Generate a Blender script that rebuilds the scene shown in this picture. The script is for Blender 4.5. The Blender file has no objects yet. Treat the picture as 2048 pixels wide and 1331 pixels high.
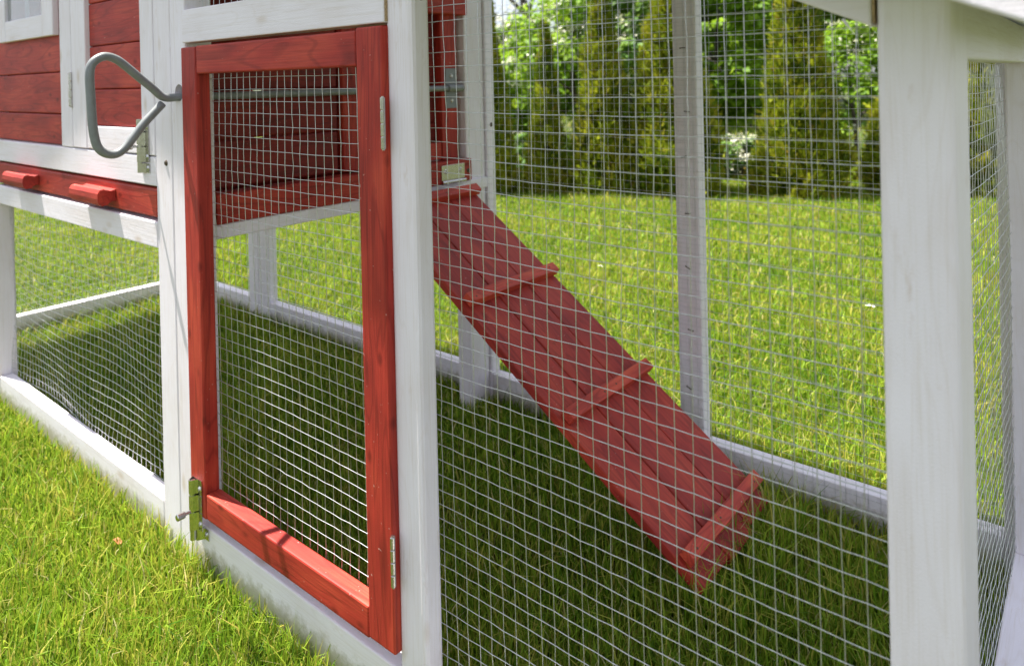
import bpy, bmesh, math, random
import numpy as np
from mathutils import Vector, Matrix, Euler

random.seed(7)
RNG = np.random.default_rng(7)
C = 0.016            # one mesh cell of the galvanised wire, metres
ZG = 43.0            # soil lies 43 cells below the wire row at eye level
def W(x, y, z):      # coop cell units -> metres
    return Vector((x * C, y * C, (z + ZG) * C))

scene = bpy.context.scene
COL = scene.collection

# ------------------------------------------------------------------ camera
F_PX, PPX, PPY, YAW, PITCH, ROLL = 1437.93, 1024.0, 164.64, 0.6863, 0.003, -0.0225
CAM = (34.17, -33.49, 1.03)
fw = Vector((-math.sin(YAW) * math.cos(PITCH), math.cos(YAW) * math.cos(PITCH), -math.sin(PITCH)))
r0 = Vector((math.cos(YAW), math.sin(YAW), 0.0))
u0 = r0.cross(fw)
rt = r0 * math.cos(ROLL) + u0 * math.sin(ROLL)
up = -r0 * math.sin(ROLL) + u0 * math.cos(ROLL)
cd = bpy.data.cameras.new('camera')
cam = bpy.data.objects.new('camera', cd)
COL.objects.link(cam)
cam.matrix_world = Matrix(((rt.x, up.x, -fw.x, CAM[0] * C), (rt.y, up.y, -fw.y, CAM[1] * C),
                           (rt.z, up.z, -fw.z, (CAM[2] + ZG) * C), (0, 0, 0, 1)))
cd.sensor_fit = 'HORIZONTAL'
cd.sensor_width = 36.0
cd.lens = F_PX / 2048 * 36.0
cd.shift_y = -(665.5 - PPY) / 2048
cd.clip_start = 0.02
cd.clip_end = 500
cd.dof.use_dof = True
cd.dof.focus_distance = 0.86
cd.dof.aperture_fstop = 7.0
scene.camera = cam

def ground_at(px, Z):
    """ground point (metres) in the column px of the picture, Z cells in front of the camera"""
    d = fw + rt * ((px - PPX) / F_PX)
    return Vector((CAM[0] + d.x * Z, CAM[1] + d.y * Z, 0)) * C

# ------------------------------------------------------------------ sky, sun, exposure
SUN = Vector((-0.42, -0.10, 1.0)).normalized()
EL = math.asin(SUN.z)
w = bpy.data.worlds.new('World')
scene.world = w
w.use_nodes = True
nt = w.node_tree
bg = nt.nodes['Background']
sky = nt.nodes.new('ShaderNodeTexSky')
sky.sky_type = 'NISHITA'
sky.sun_disc = False
sky.sun_elevation = EL
sky.sun_rotation = math.atan2(SUN.x, SUN.y)
sky.air_density = 1.0
sky.dust_density = 1.5
tc = nt.nodes.new('ShaderNodeTexCoord')
cn = nt.nodes.new('ShaderNodeTexNoise')
cn.inputs['Scale'].default_value = 2.2
cn.inputs['Detail'].default_value = 6
cr = nt.nodes.new('ShaderNodeValToRGB')
cr.color_ramp.elements[0].position = 0.36
cr.color_ramp.elements[1].position = 0.60
mx = nt.nodes.new('ShaderNodeMix')
mx.data_type = 'RGBA'
nt.links.new(tc.outputs['Generated'], cn.inputs['Vector'])
nt.links.new(cn.outputs['Fac'], cr.inputs['Fac'])
nt.links.new(cr.outputs['Color'], mx.inputs['Factor'])
nt.links.new(sky.outputs['Color'], mx.inputs['A'])
mx.inputs['B'].default_value = (7.6, 7.9, 8.8, 1)      # sunlit cloud
nt.links.new(mx.outputs['Result'], bg.inputs['Color'])
bg.inputs['Strength'].default_value = 0.05

sl = bpy.data.lights.new('sun', 'SUN')
sl.energy = 5.0
sl.angle = math.radians(0.6)
sl.color = (1.0, 0.95, 0.87)
so = bpy.data.objects.new('sun', sl)
COL.objects.link(so)
so.rotation_euler = SUN.to_track_quat('Z', 'Y').to_euler()

scene.render.engine = 'CYCLES'
scene.cycles.max_bounces = 7
scene.cycles.diffuse_bounces = 3
scene.cycles.glossy_bounces = 3
scene.cycles.transmission_bounces = 4
vs = scene.view_settings
vs.view_transform = 'Standard'
vs.look = 'None'
vs.exposure = 1.70
vs.gamma = 1.0
vs.use_curve_mapping = False

# ------------------------------------------------------------------ materials
def new_mat(name):
    m = bpy.data.materials.new(name)
    m.use_nodes = True
    n = m.node_tree
    return m, n, n.nodes['Principled BSDF'], n.nodes['Material Output']

def nd(n, kind, **kw):
    o = n.nodes.new(kind)
    for k, v in kw.items():
        if k in o.inputs.keys():
            o.inputs[k].default_value = v
        else:
            setattr(o, k, v)
    return o

def ramp(n, src, stops):
    r = n.nodes.new('ShaderNodeValToRGB')
    e = r.color_ramp.elements
    while len(e) < len(stops):
        e.new(0.5)
    for el, (p, c) in zip(e, stops):
        el.position = p
        el.color = (*c, 1) if len(c) == 3 else c
    n.links.new(src, r.inputs['Fac'])
    return r.outputs['Color']

def mixc(n, fac, a, b, mode='MIX'):
    m = n.nodes.new('ShaderNodeMix')
    m.data_type = 'RGBA'
    m.blend_type = mode
    for sock, v in ((m.inputs['Factor'], fac), (m.inputs['A'], a), (m.inputs['B'], b)):
        if isinstance(v, (int, float)):
            sock.default_value = v
        elif isinstance(v, tuple):
            sock.default_value = (*v, 1)
        else:
            n.links.new(v, sock)
    return m.outputs['Result']

def wood(name, axis, kind, light=1.0, dirt=False):
    """painted or stained softwood, grain running along the given local axis"""
    m, n, p, out = new_mat(name)
    t = nd(n, 'ShaderNodeTexCoord')
    oi = nd(n, 'ShaderNodeObjectInfo')
    sc = nd(n, 'ShaderNodeVectorMath', operation='SCALE')
    cx = nd(n, 'ShaderNodeCombineXYZ')
    for k in range(3):
        n.links.new(oi.outputs['Random'], cx.inputs[k])
    n.links.new(cx.outputs[0], sc.inputs[0])
    sc.inputs['Scale'].default_value = 7.3
    ad = nd(n, 'ShaderNodeVectorMath', operation='ADD')
    n.links.new(t.outputs['Object'], ad.inputs[0])
    n.links.new(sc.outputs[0], ad.inputs[1])
    def coords(along, across):
        mp = nd(n, 'ShaderNodeMapping')
        s = [across] * 3
        s[axis] = along
        mp.inputs['Scale'].default_value = s
        n.links.new(ad.outputs[0], mp.inputs['Vector'])
        return mp.outputs[0]
    fine = nd(n, 'ShaderNodeTexNoise', Scale=1.0, Detail=5.0, Roughness=0.65)
    n.links.new(coords(9, 420), fine.inputs['Vector'])
    fig = nd(n, 'ShaderNodeTexNoise', Scale=1.0, Detail=1.5, Distortion=0.6)
    n.links.new(coords(3.2, 26), fig.inputs['Vector'])
    rings = nd(n, 'ShaderNodeMath', operation='MULTIPLY')
    n.links.new(fig.outputs['Fac'], rings.inputs[0])
    rings.inputs[1].default_value = 55.0
    sn = nd(n, 'ShaderNodeMath', operation='SINE')
    n.links.new(rings.outputs[0], sn.inputs[0])
    blot = nd(n, 'ShaderNodeTexNoise', Scale=1.0, Detail=3.0)
    n.links.new(coords(9, 22), blot.inputs['Vector'])
    grit = nd(n, 'ShaderNodeTexNoise', Scale=900.0, Detail=2.0)
    n.links.new(ad.outputs[0], grit.inputs['Vector'])
    if kind == 'red':
        base = ramp(n, blot.outputs['Fac'], [(0.28, (0.29, 0.021, 0.015)), (0.5, (0.42, 0.034, 0.021)), (0.72, (0.53, 0.064, 0.032))])
        g = ramp(n, fine.outputs['Fac'], [(0.35, (0.66, 0.58, 0.56)), (0.6, (1, 1, 1))])
        base = mixc(n, 0.85, base, g, 'MULTIPLY')
        rr = ramp(n, sn.outputs[0], [(0.0, (1, 1, 1)), (0.62, (1, 1, 1)), (1.0, (0.66, 0.56, 0.56))])
        base = mixc(n, 0.75, base, rr, 'MULTIPLY')
        v = nd(n, 'ShaderNodeTexVoronoi', Scale=1.0)
        n.links.new(coords(14, 26), v.inputs['Vector'])
        kn = ramp(n, v.outputs['Distance'], [(0.06, (0.45, 0.3, 0.3)), (0.14, (1, 1, 1))])
        base = mixc(n, 0.8, base, kn, 'MULTIPLY')
        sp = nd(n, 'ShaderNodeTexNoise', Scale=260.0, Detail=1.0)
        n.links.new(ad.outputs[0], sp.inputs['Vector'])
        spk = ramp(n, sp.outputs['Fac'], [(0.76, (0, 0, 0)), (0.80, (1, 1, 1))])
        base = mixc(n, spk, base, (0.5, 0.28, 0.24))
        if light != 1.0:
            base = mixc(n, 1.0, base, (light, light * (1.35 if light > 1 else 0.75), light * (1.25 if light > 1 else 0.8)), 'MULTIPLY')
        p.inputs['Roughness'].default_value = 0.58
        p.inputs['Specular IOR Level'].default_value = 0.35
        bs = 0.35
    else:
        base = ramp(n, blot.outputs['Fac'], [(0.25, (0.76, 0.70, 0.72)), (0.45, (0.81, 0.765, 0.815)), (0.7, (0.85, 0.81, 0.87))])
        g = ramp(n, fine.outputs['Fac'], [(0.30, (0.86, 0.83, 0.76)), (0.5, (1, 1, 1))])
        base = mixc(n, 0.55, base, g, 'MULTIPLY')
        rr = ramp(n, sn.outputs[0], [(0.0, (1, 1, 1)), (0.8, (1, 1, 1)), (1.0, (0.9, 0.87, 0.82))])
        base = mixc(n, 0.28, base, rr, 'MULTIPLY')
        st = nd(n, 'ShaderNodeTexNoise', Scale=1.0, Detail=4.0, Roughness=0.7)
        n.links.new(coords(16, 55), st.inputs['Vector'])
        stm = ramp(n, st.outputs['Fac'], [(0.62, (0, 0, 0)), (0.80, (0.55, 0.55, 0.55))])
        base = mixc(n, stm, base, (0.55, 0.43, 0.34))
        v = nd(n, 'ShaderNodeTexVoronoi', Scale=1.0)
        n.links.new(coords(7, 16), v.inputs['Vector'])
        kn = ramp(n, v.outputs['Distance'], [(0.03, (0.75, 0.75, 0.75)), (0.13, (0, 0, 0))])
        base = mixc(n, kn, base, (0.60, 0.50, 0.42))
        if dirt:
            sx = nd(n, 'ShaderNodeSeparateXYZ')
            n.links.new(t.outputs['Object'], sx.inputs[0])
            dn_ = nd(n, 'ShaderNodeTexNoise', Scale=70.0, Detail=5.0, Roughness=0.7)
            n.links.new(ad.outputs[0], dn_.inputs['Vector'])
            mm = nd(n, 'ShaderNodeMath', operation='MULTIPLY_ADD')
            n.links.new(dn_.outputs['Fac'], mm.inputs[0])
            mm.inputs[1].default_value = 0.05
            n.links.new(sx.outputs['Z'], mm.inputs[2])
            dm_ = ramp(n, mm.outputs[0], [(0.018, (0.75, 0.75, 0.75)), (0.036, (0, 0, 0))])
            base = mixc(n, dm_, base, (0.36, 0.33, 0.22))
        p.inputs['Roughness'].default_value = 0.5
        p.inputs['Specular IOR Level'].default_value = 0.4
        bs = 0.6
    n.links.new(base, p.inputs['Base Color'])
    h1 = nd(n, 'ShaderNodeMath', operation='ADD')
    n.links.new(fine.outputs['Fac'], h1.inputs[0])
    n.links.new(grit.outputs['Fac'], h1.inputs[1])
    b = nd(n, 'ShaderNodeBump', Strength=bs, Distance=0.0006)
    n.links.new(h1.outputs[0], b.inputs['Height'])
    n.links.new(b.outputs[0], p.inputs['Normal'])
    return m

WHITE = [wood('white_paint_' + a, i, 'white') for i, a in enumerate('xyz')]
WHITE_BASE = [wood('soiled_white_paint_' + a, i, 'white', 1.0, True) for i, a in enumerate('xyz')]
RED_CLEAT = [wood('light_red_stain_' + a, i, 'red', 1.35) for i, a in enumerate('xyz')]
RED_DEEP = [wood('darker_red_' + a, i, 'red', 0.5) for i, a in enumerate('xyz')]  # the red wood multiplied darker, for the end wall planks
RED = [wood('red_stain_' + a, i, 'red') for i, a in enumerate('xyz')]

def simple(name, col, rough=0.5, metal=0.0, noise=0.0, scale=60.0, bump=0.0):
    m, n, p, out = new_mat(name)
    t = nd(n, 'ShaderNodeTexCoord')
    x = nd(n, 'ShaderNodeTexNoise', Scale=scale, Detail=4.0)
    n.links.new(t.outputs['Object'], x.inputs['Vector'])
    lo = tuple(c * (1 - noise) for c in col)
    hi = tuple(min(1, c * (1 + noise)) for c in col)
    n.links.new(ramp(n, x.outputs['Fac'], [(0.3, lo), (0.7, hi)]), p.inputs['Base Color'])
    p.inputs['Roughness'].default_value = rough
    p.inputs['Metallic'].default_value = metal
    if bump:
        b = nd(n, 'ShaderNodeBump', Strength=bump, Distance=0.001)
        n.links.new(x.outputs['Fac'], b.inputs['Height'])
        n.links.new(b.outputs[0], p.inputs['Normal'])
    return m

ZINC = simple('galvanised_wire', (0.64, 0.65, 0.67), 0.32, 0.88, 0.15, 300)
NICKEL = simple('plated_steel', (0.54, 0.53, 0.51), 0.22, 1.0, 0.12, 200)
SCREW = simple('zinc_screw', (0.55, 0.55, 0.53), 0.3, 1.0, 0.2, 400)
RUST = simple('dark_screw', (0.10, 0.075, 0.05), 0.6, 0.5, 0.3, 600)
GREY = simple('grey_coated_steel', (0.21, 0.225, 0.23), 0.38, 0.0, 0.10, 90, 0.05)
ENDGRAIN = simple('bare_end_grain', (0.42, 0.30, 0.17), 0.8, 0, 0.35, 500, 0.4)
ROOF = simple('pale_roof_felt', (0.60, 0.62, 0.64), 0.8, 0, 0.2, 350, 0.5)
GLASS, _n, _p, _o = new_mat('window_acrylic')
_p.inputs['Base Color'].default_value = (0.75, 0.79, 0.8, 1)
_p.inputs['Roughness'].default_value = 0.06
_p.inputs['Transmission Weight'].default_value = 0.75
_p.inputs['IOR'].default_value = 1.3
BARK = simple('dark_bark', (0.075, 0.06, 0.05), 0.9, 0, 0.5, 30, 0.8)
BARKL = simple('grey_bark', (0.12, 0.10, 0.085), 0.9, 0, 0.5, 30, 0.8)

def foliage(name, stops, transl=0.35, rough=0.55):
    """leaf material: hue from the per-leaf 'tint' value, light also passes through"""
    m, n, p, out = new_mat(name)
    a = nd(n, 'ShaderNodeAttribute', attribute_name='tint')
    col = ramp(n, a.outputs['Fac'], stops)
    n.links.new(col, p.inputs['Base Color'])
    p.inputs['Roughness'].default_value = rough
    p.inputs['Specular IOR Level'].default_value = 0.18
    tr = nd(n, 'ShaderNodeBsdfTranslucent')
    n.links.new(mixc(n, 0.35, col, (0.36, 0.46, 0.035)), tr.inputs['Color'])
    ms = nd(n, 'ShaderNodeMixShader', Fac=transl)
    n.links.new(p.outputs[0], ms.inputs[1])
    n.links.new(tr.outputs[0], ms.inputs[2])
    n.links.new(ms.outputs[0], out.inputs['Surface'])
    return m

GRASS = foliage('lawn_grass', [(0.0, (0.028, 0.10, 0.008)), (0.40, (0.105, 0.235, 0.013)), (0.72, (0.31, 0.43, 0.038)),
                               (0.9, (0.46, 0.38, 0.08)), (1.0, (0.62, 0.55, 0.30))], 0.40, 0.5)
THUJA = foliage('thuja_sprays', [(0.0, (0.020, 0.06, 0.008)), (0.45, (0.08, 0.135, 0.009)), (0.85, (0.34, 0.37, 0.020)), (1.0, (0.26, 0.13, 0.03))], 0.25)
LEAF_A = foliage('bright_leaves', [(0.0, (0.06, 0.14, 0.014)), (0.6, (0.17, 0.32, 0.020)), (1.0, (0.30, 0.45, 0.03))], 0.5)
LEAF_B = foliage('deep_leaves', [(0.0, (0.035, 0.095, 0.014)), (0.6, (0.10, 0.21, 0.018)), (1.0, (0.19, 0.32, 0.026))], 0.45)
LEAF_C = foliage('blue_green_leaves', [(0.0, (0.06, 0.13, 0.035)), (0.6, (0.13, 0.26, 0.06)), (1.0, (0.22, 0.36, 0.08))], 0.45)
PETAL = foliage('cream_petals', [(0.0, (0.62, 0.60, 0.46)), (1.0, (0.82, 0.80, 0.70))], 0.3)
SOIL, _n, _p, _o = new_mat('lawn_thatch')
_t = nd(_n, 'ShaderNodeTexCoord')
_a = nd(_n, 'ShaderNodeTexNoise', Scale=90.0, Detail=5.0)
_b = nd(_n, 'ShaderNodeTexNoise', Scale=1.6, Detail=4.0)
_n.links.new(_t.outputs['Object'], _a.inputs['Vector'])
_n.links.new(_t.outputs['Object'], _b.inputs['Vector'])
_c1 = ramp(_n, _a.outputs['Fac'], [(0.3, (0.018, 0.020, 0.007)), (0.55, (0.05, 0.062, 0.016)), (0.75, (0.12, 0.125, 0.04))])
_c2 = ramp(_n, _b.outputs['Fac'], [(0.3, (0.75, 0.9, 0.7)), (0.7, (1.2, 1.1, 0.9))])
_n.links.new(mixc(_n, 1.0, _c1, _c2, 'MULTIPLY'), _p.inputs['Base Color'])
_p.inputs['Roughness'].default_value = 0.95
_bm = nd(_n, 'ShaderNodeBump', Strength=0.7, Distance=0.01)
_n.links.new(_a.outputs['Fac'], _bm.inputs['Height'])
_n.links.new(_bm.outputs[0], _p.inputs['Normal'])

# ------------------------------------------------------------------ object helpers
def link(name, me, mat, parent=None, loc=None):
    o = bpy.data.objects.new(name, me)
    COL.objects.link(o)
    if mat is not None:
        me.materials.append(mat)
    if loc is not None:
        o.location = loc
    if parent is not None:
        o.parent = parent
    return o

def empty(name, loc=(0, 0, 0), parent=None):
    o = bpy.data.objects.new(name, None)
    o.empty_display_size = 0.05
    COL.objects.link(o)
    o.location = loc
    o.parent = parent
    return o

def tag(o, label=None, cat=None, group=None, kind=None):
    if label: o['label'] = label
    if cat: o['category'] = cat
    if group: o['group'] = group
    if kind: o['kind'] = kind
    return o

def bm_mesh(name, bm, smooth=False):
    me = bpy.data.meshes.new(name)
    bmesh.ops.recalc_face_normals(bm, faces=bm.faces)
    bm.to_mesh(me)
    bm.free()
    if smooth:
        me.polygons.foreach_set('use_smooth', [True] * len(me.polygons))
    return me

def box_bm(dx, dy, dz, bev=0.1, bm=None, at=(0, 0, 0), seg=2):
    """bevelled box in metres; sizes and bevel in metres"""
    b = bmesh.new()
    bmesh.ops.create_cube(b, size=1.0)
    for v in b.verts:
        v.co = Vector((v.co.x * dx, v.co.y * dy, v.co.z * dz))
    if bev > 0:
        bmesh.ops.bevel(b, geom=b.edges[:], offset=min(bev, 0.35 * min(dx, dy, dz)), segments=seg, profile=0.5, affect='EDGES')
    for v in b.verts:
        v.co += Vector(at)
    if bm is None:
        return b
    tmp = bpy.data.meshes.new('tmp')
    b.to_mesh(tmp)
    b.free()
    bm.from_mesh(tmp)
    bpy.data.meshes.remove(tmp)
    return bm

ORG = W(0, 0, -ZG)
def board(name, x0, x1, y0, y1, z0, z1, mats, parent, bev=0.09, axis=None, frame=True):
    """one piece of timber from its extents in cells; grain along the longest side"""
    d = (x1 - x0, y1 - y0, z1 - z0)
    ax = axis if axis is not None else max(range(3), key=lambda k: d[k])
    bm = box_bm(d[0] * C, d[1] * C, d[2] * C, bev * C)
    me = bm_mesh(name, bm)
    c = W((x0 + x1) / 2, (y0 + y1) / 2, (z0 + z1) / 2) if frame else Vector(((x0 + x1) / 2, (y0 + y1) / 2, (z0 + z1) / 2)) * C
    m = mats[ax] if isinstance(mats, list) else mats
    return link(name, me, m, parent, c)

def tube_bm(pts, rad, sides=10, bm=None, cap=True):
    """tube along a polyline, points in metres"""
    bm = bm or bmesh.new()
    pts = [Vector(p) for p in pts]
    n = len(pts)
    rings = []
    ref = None
    for i, p in enumerate(pts):
        t = (pts[min(i + 1, n - 1)] - pts[max(i - 1, 0)]).normalized()
        if ref is None:
            ref = t.orthogonal().normalized()
        else:
            ref = (ref - t * ref.dot(t)).normalized()
        b = t.cross(ref)
        r = rad[i] if isinstance(rad, (list, tuple)) else rad
        rings.append([bm.verts.new(p + (ref * math.cos(a) + b * math.sin(a)) * r) for a in [2 * math.pi * k / sides for k in range(sides)]])
    for a, b in zip(rings[:-1], rings[1:]):
        for k in range(sides):
            bm.faces.new((a[k], a[(k + 1) % sides], b[(k + 1) % sides], b[k]))
    if cap:
        bm.faces.new(rings[0][::-1])
        bm.faces.new(rings[-1])
    return bm

def smooth_path(pts, k=6):
    """Catmull-Rom through the points"""
    P = [Vector(p) for p in pts]
    P = [2 * P[0] - P[1]] + P + [2 * P[-1] - P[-2]]
    out = []
    for i in range(1, len(P) - 2):
        for s in range(k):
            t = s / k
            a, b, c, d = P[i - 1], P[i], P[i + 1], P[i + 2]
            out.append(0.5 * ((2 * b) + (c - a) * t + (2 * a - 5 * b + 4 * c - d) * t * t + (3 * b - a - 3 * c + d) * t ** 3))
    out.append(P[-2])
    return out

def np_mesh(name, V, faces, mat, parent=None, tint=None, smooth=False):
    """mesh from arrays: faces is a list of (k, F) with F an (n, k) index array"""
    me = bpy.data.meshes.new(name)
    loops = np.concatenate([f.ravel() for f in faces])
    sizes = np.concatenate([np.full(len(f), f.shape[1]) for f in faces])
    starts = np.concatenate([[0], np.cumsum(sizes)[:-1]])
    me.vertices.add(len(V))
    me.vertices.foreach_set('co', V.astype(np.float32).ravel())
    me.loops.add(len(loops))
    me.loops.foreach_set('vertex_index', loops.astype(np.int32))
    me.polygons.add(len(sizes))
    me.polygons.foreach_set('loop_start', starts.astype(np.int32))
    me.polygons.foreach_set('loop_total', sizes.astype(np.int32))
    if smooth:
        me.polygons.foreach_set('use_smooth', np.ones(len(sizes), bool))
    if tint is not None:
        a = me.attributes.new('tint', 'FLOAT', 'POINT')
        a.data.foreach_set('value', tint.astype(np.float32))
    me.update(calc_edges=True)
    return link(name, me, mat, parent)

# ------------------------------------------------------------------ the ground
gme = bpy.data.meshes.new('lawn')
S = 120.0
gme.from_pydata([(-S, -S, 0), (S, -S, 0), (S, S, 0), (-S, S, 0)], [], [(0, 1, 2, 3)])
tag(link('lawn', gme, SOIL), kind='structure')

# ------------------------------------------------------------------ the coop
coop = tag(empty('chicken_coop', (0, 0, 0)), 'red and white wooden chicken coop with a wire run and ramp', 'chicken coop')
FR = -1.6      # front faces of the frame
BK = 40.0      # inner side of the back frame
BASE0, BASE1 = -42.7, -38.9

def post(x0, x1, y0, y1, z0=-42.8, z1=14.0, name='post', mats=WHITE, bev=0.16, parent=None):
    return board(name, x0, x1, y0, y1, z0, z1, mats, parent or coop, bev)
def rail(x0, x1, y0, y1, z0, z1, name='rail', mats=WHITE, bev=0.12, parent=None):
    return board(name, x0, x1, y0, y1, z0, z1, mats, parent or coop, bev)

# front frame, left to right
post(-89.7, -86.15, FR, 0.6, z1=-14.55)
post(-36.75, -33.38, FR, 1.0, z1=30)
lp = post(-33.33, -30.45, FR, 1.0, z1=28)
post(-2.78, -0.2, FR, 0.0, z1=16, bev=0.3)
post(27.14, 29.84, FR, 0.22, z1=4.25, bev=0.3)
post(28.0, 29.76, 0.27, 2.85, z1=4.2, bev=0.16)
# hole for the pull rod, bored through the front post
def bore(o, x, z, r):
    cb = bmesh.new()
    bmesh.ops.create_cone(cb, segments=24, radius1=r * C, radius2=r * C, depth=0.2, cap_ends=True,
                          matrix=Matrix.Translation(W(x, -0.3, z) - o.location) @ Matrix.Rotation(math.pi / 2, 4, 'X'))
    cme = bm_mesh('cut', cb)
    co = bpy.data.objects.new('cut', cme)
    COL.objects.link(co)
    co.location = o.location
    md = o.modifiers.new('b', 'BOOLEAN')
    md.operation = 'DIFFERENCE'
    md.object = co
    bpy.context.view_layer.update()
    ev = o.evaluated_get(bpy.context.evaluated_depsgraph_get())
    me = bpy.data.meshes.new_from_object(ev)
    o.modifiers.clear()
    o.data = me
    bpy.data.objects.remove(co)
    bpy.data.meshes.remove(cme)
bore(lp, -31.75, 0.55, 0.78)

# base rails
rail(-86.1, -36.8, FR + 0.02, 0.0, BASE0, BASE1, mats=WHITE_BASE)
rail(-30.4, -2.83, FR + 0.02, 0.0, BASE0, BASE1 + 0.5, mats=WHITE_BASE)
rail(-0.15, 27.1, FR + 0.02, 0.0, BASE0, BASE1, mats=WHITE_BASE)
rail(-115, -89.75, FR + 0.02, 0.0, BASE0, BASE1, mats=WHITE_BASE)
rail(28.0, 29.76, 2.9, 38.25, BASE0, BASE1, mats=WHITE_BASE)
rail(-117, -115.2, 0.05, BK - 0.05, BASE0, BASE1, mats=WHITE_BASE)
# back frame
for x0, x1 in ((-117, -113.6), (-91.9, -88.4), (-88.35, -84.9), (-36.4, -33.4), (-33.35, -30.7), (-2.8, 0.0), (27.2, 29.8)):
    post(x0, x1, BK, BK + 1.75, z1=16 if x1 > -40 else -11)
for x0, x1 in ((-113.5, -91.95), (-84.85, -36.45), (-30.65, -2.85), (0.05, 27.15)):
    rail(x0, x1, BK + 0.01, BK + 1.75, BASE0, BASE1, mats=WHITE_BASE)
post(28.0, 29.76, 38.3, BK - 0.06, z1=3.2)
# house corner post at the back, cream side seen past the wall
post(-33.3, -31.0, 36.2, BK - 0.1, z0=-42.8, z1=18)
# header over the run door and the slanting rail under the roof
rail(-30.35, -2.6, FR - 0.3, -0.4, 5.05, 8.05, name='header', bev=0.1)
hd = board('end_grain', -2.6, -2.585, FR - 0.22, -0.5, 5.12, 7.98, ENDGRAIN, coop, 0)
# slanting gable rail
def slanted(name, xa, za, xb, zb, h, y0, y1, mats, parent, bev=0.1):
    """board whose lower edge runs from (xa, za) up to (xb, zb); height h square to it; right end cut plumb"""
    dx, dz = xb - xa, zb - za
    bm = bmesh.new()
    prof = [(xa, za), (xb, zb), (xb, zb + h), (xa, za + h)]
    lo = [bm.verts.new(W(x, y0, z) - W(xa, 0, za)) for x, z in prof]
    hi = [bm.verts.new(W(x, y1, z) - W(xa, 0, za)) for x, z in prof]
    bm.faces.new(lo); bm.faces.new(hi[::-1])
    for k in range(4):
        bm.faces.new((lo[k], lo[(k + 1) % 4], hi[(k + 1) % 4], hi[k]))
    bmesh.ops.bevel(bm, geom=bm.edges[:], offset=bev * C, segments=2, profile=0.5, affect='EDGES')
    me = bm_mesh(name, bm)
    return link(name, me, mats[0] if isinstance(mats, list) else mats, parent, W(xa, 0, za))
SL = 0.44
slanted('gable_rail', 27.0, 2.87, -0.1, 2.87 + SL * 27.1, 3.0, FR - 0.1, -0.1, WHITE, coop)
slanted('end_grain', 27.1, 3.0, 27.02, 3.0 + .04, 2.7, FR - 0.0, -0.2, ENDGRAIN, coop, 0.001)
slanted('gable_rail', 27.1, 2.87, 0.1, 2.87 + SL * 27, 3.0, BK, BK + 1.7, WHITE, coop)
bmS = bmesh.new()
a = [W(25.9, FR - 0.25, 3.2), W(27.35 - 0.9, FR - 0.35, 2.55), W(26.0, FR - 0.2, 3.28), W(25.95, FR - 0.1, 3.2)]
vsx = [bmS.verts.new(v) for v in a]
for f in ((0, 1, 2), (0, 3, 1), (2, 1, 3), (0, 2, 3)):
    bmS.faces.new([vsx[k] for k in f])
link('splinter', bm_mesh('splinter', bmS), WHITE[0], coop)
# eave beam of the side panel
rail(28.05, 29.70, 2.9, 38.2, 1.5, 4.2)

# ---- roof: two pitched panels with verge boards
RX, RZ = -58.0, 43.3
roof = empty('roof', (0, 0, 0), coop)
def roof_panel(xa, za, xb, zb, y0, y1, th=0.8):
    bm = bmesh.new()
    prof = [(xa, za), (xb, zb), (xb, zb + th), (xa, za + th)]
    lo = [bm.verts.new(W(x, y0, z)) for x, z in prof]
    hi = [bm.verts.new(W(x, y1, z)) for x, z in prof]
    bm.faces.new(lo); bm.faces.new(hi[::-1])
    for k in range(4):
        bm.faces.new((lo[k], lo[(k + 1) % 4], hi[(k + 1) % 4], hi[k]))
    return link('roof_panel', bm_mesh('roof_panel', bm), ROOF, roof)
VX = 33.2
vz = lambda x: 3.30 - SL * (x - 30.46)
roof_panel(VX, vz(VX) + 0.7, RX, vz(RX) + 0.7, -5.7, 40.3)
roof_panel(-128, vz(RX) + 0.7 - SL * 70, RX, vz(RX) + 0.7, -5.7, 40.3)  # unseen left slope, lengthened past the end rail to shade the left bay
v1 = slanted('verge_board', VX + 0.1, vz(VX + 0.1), RX, vz(RX), 1.9, -6.3, -5.75, WHITE, roof, 0.12)

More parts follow.
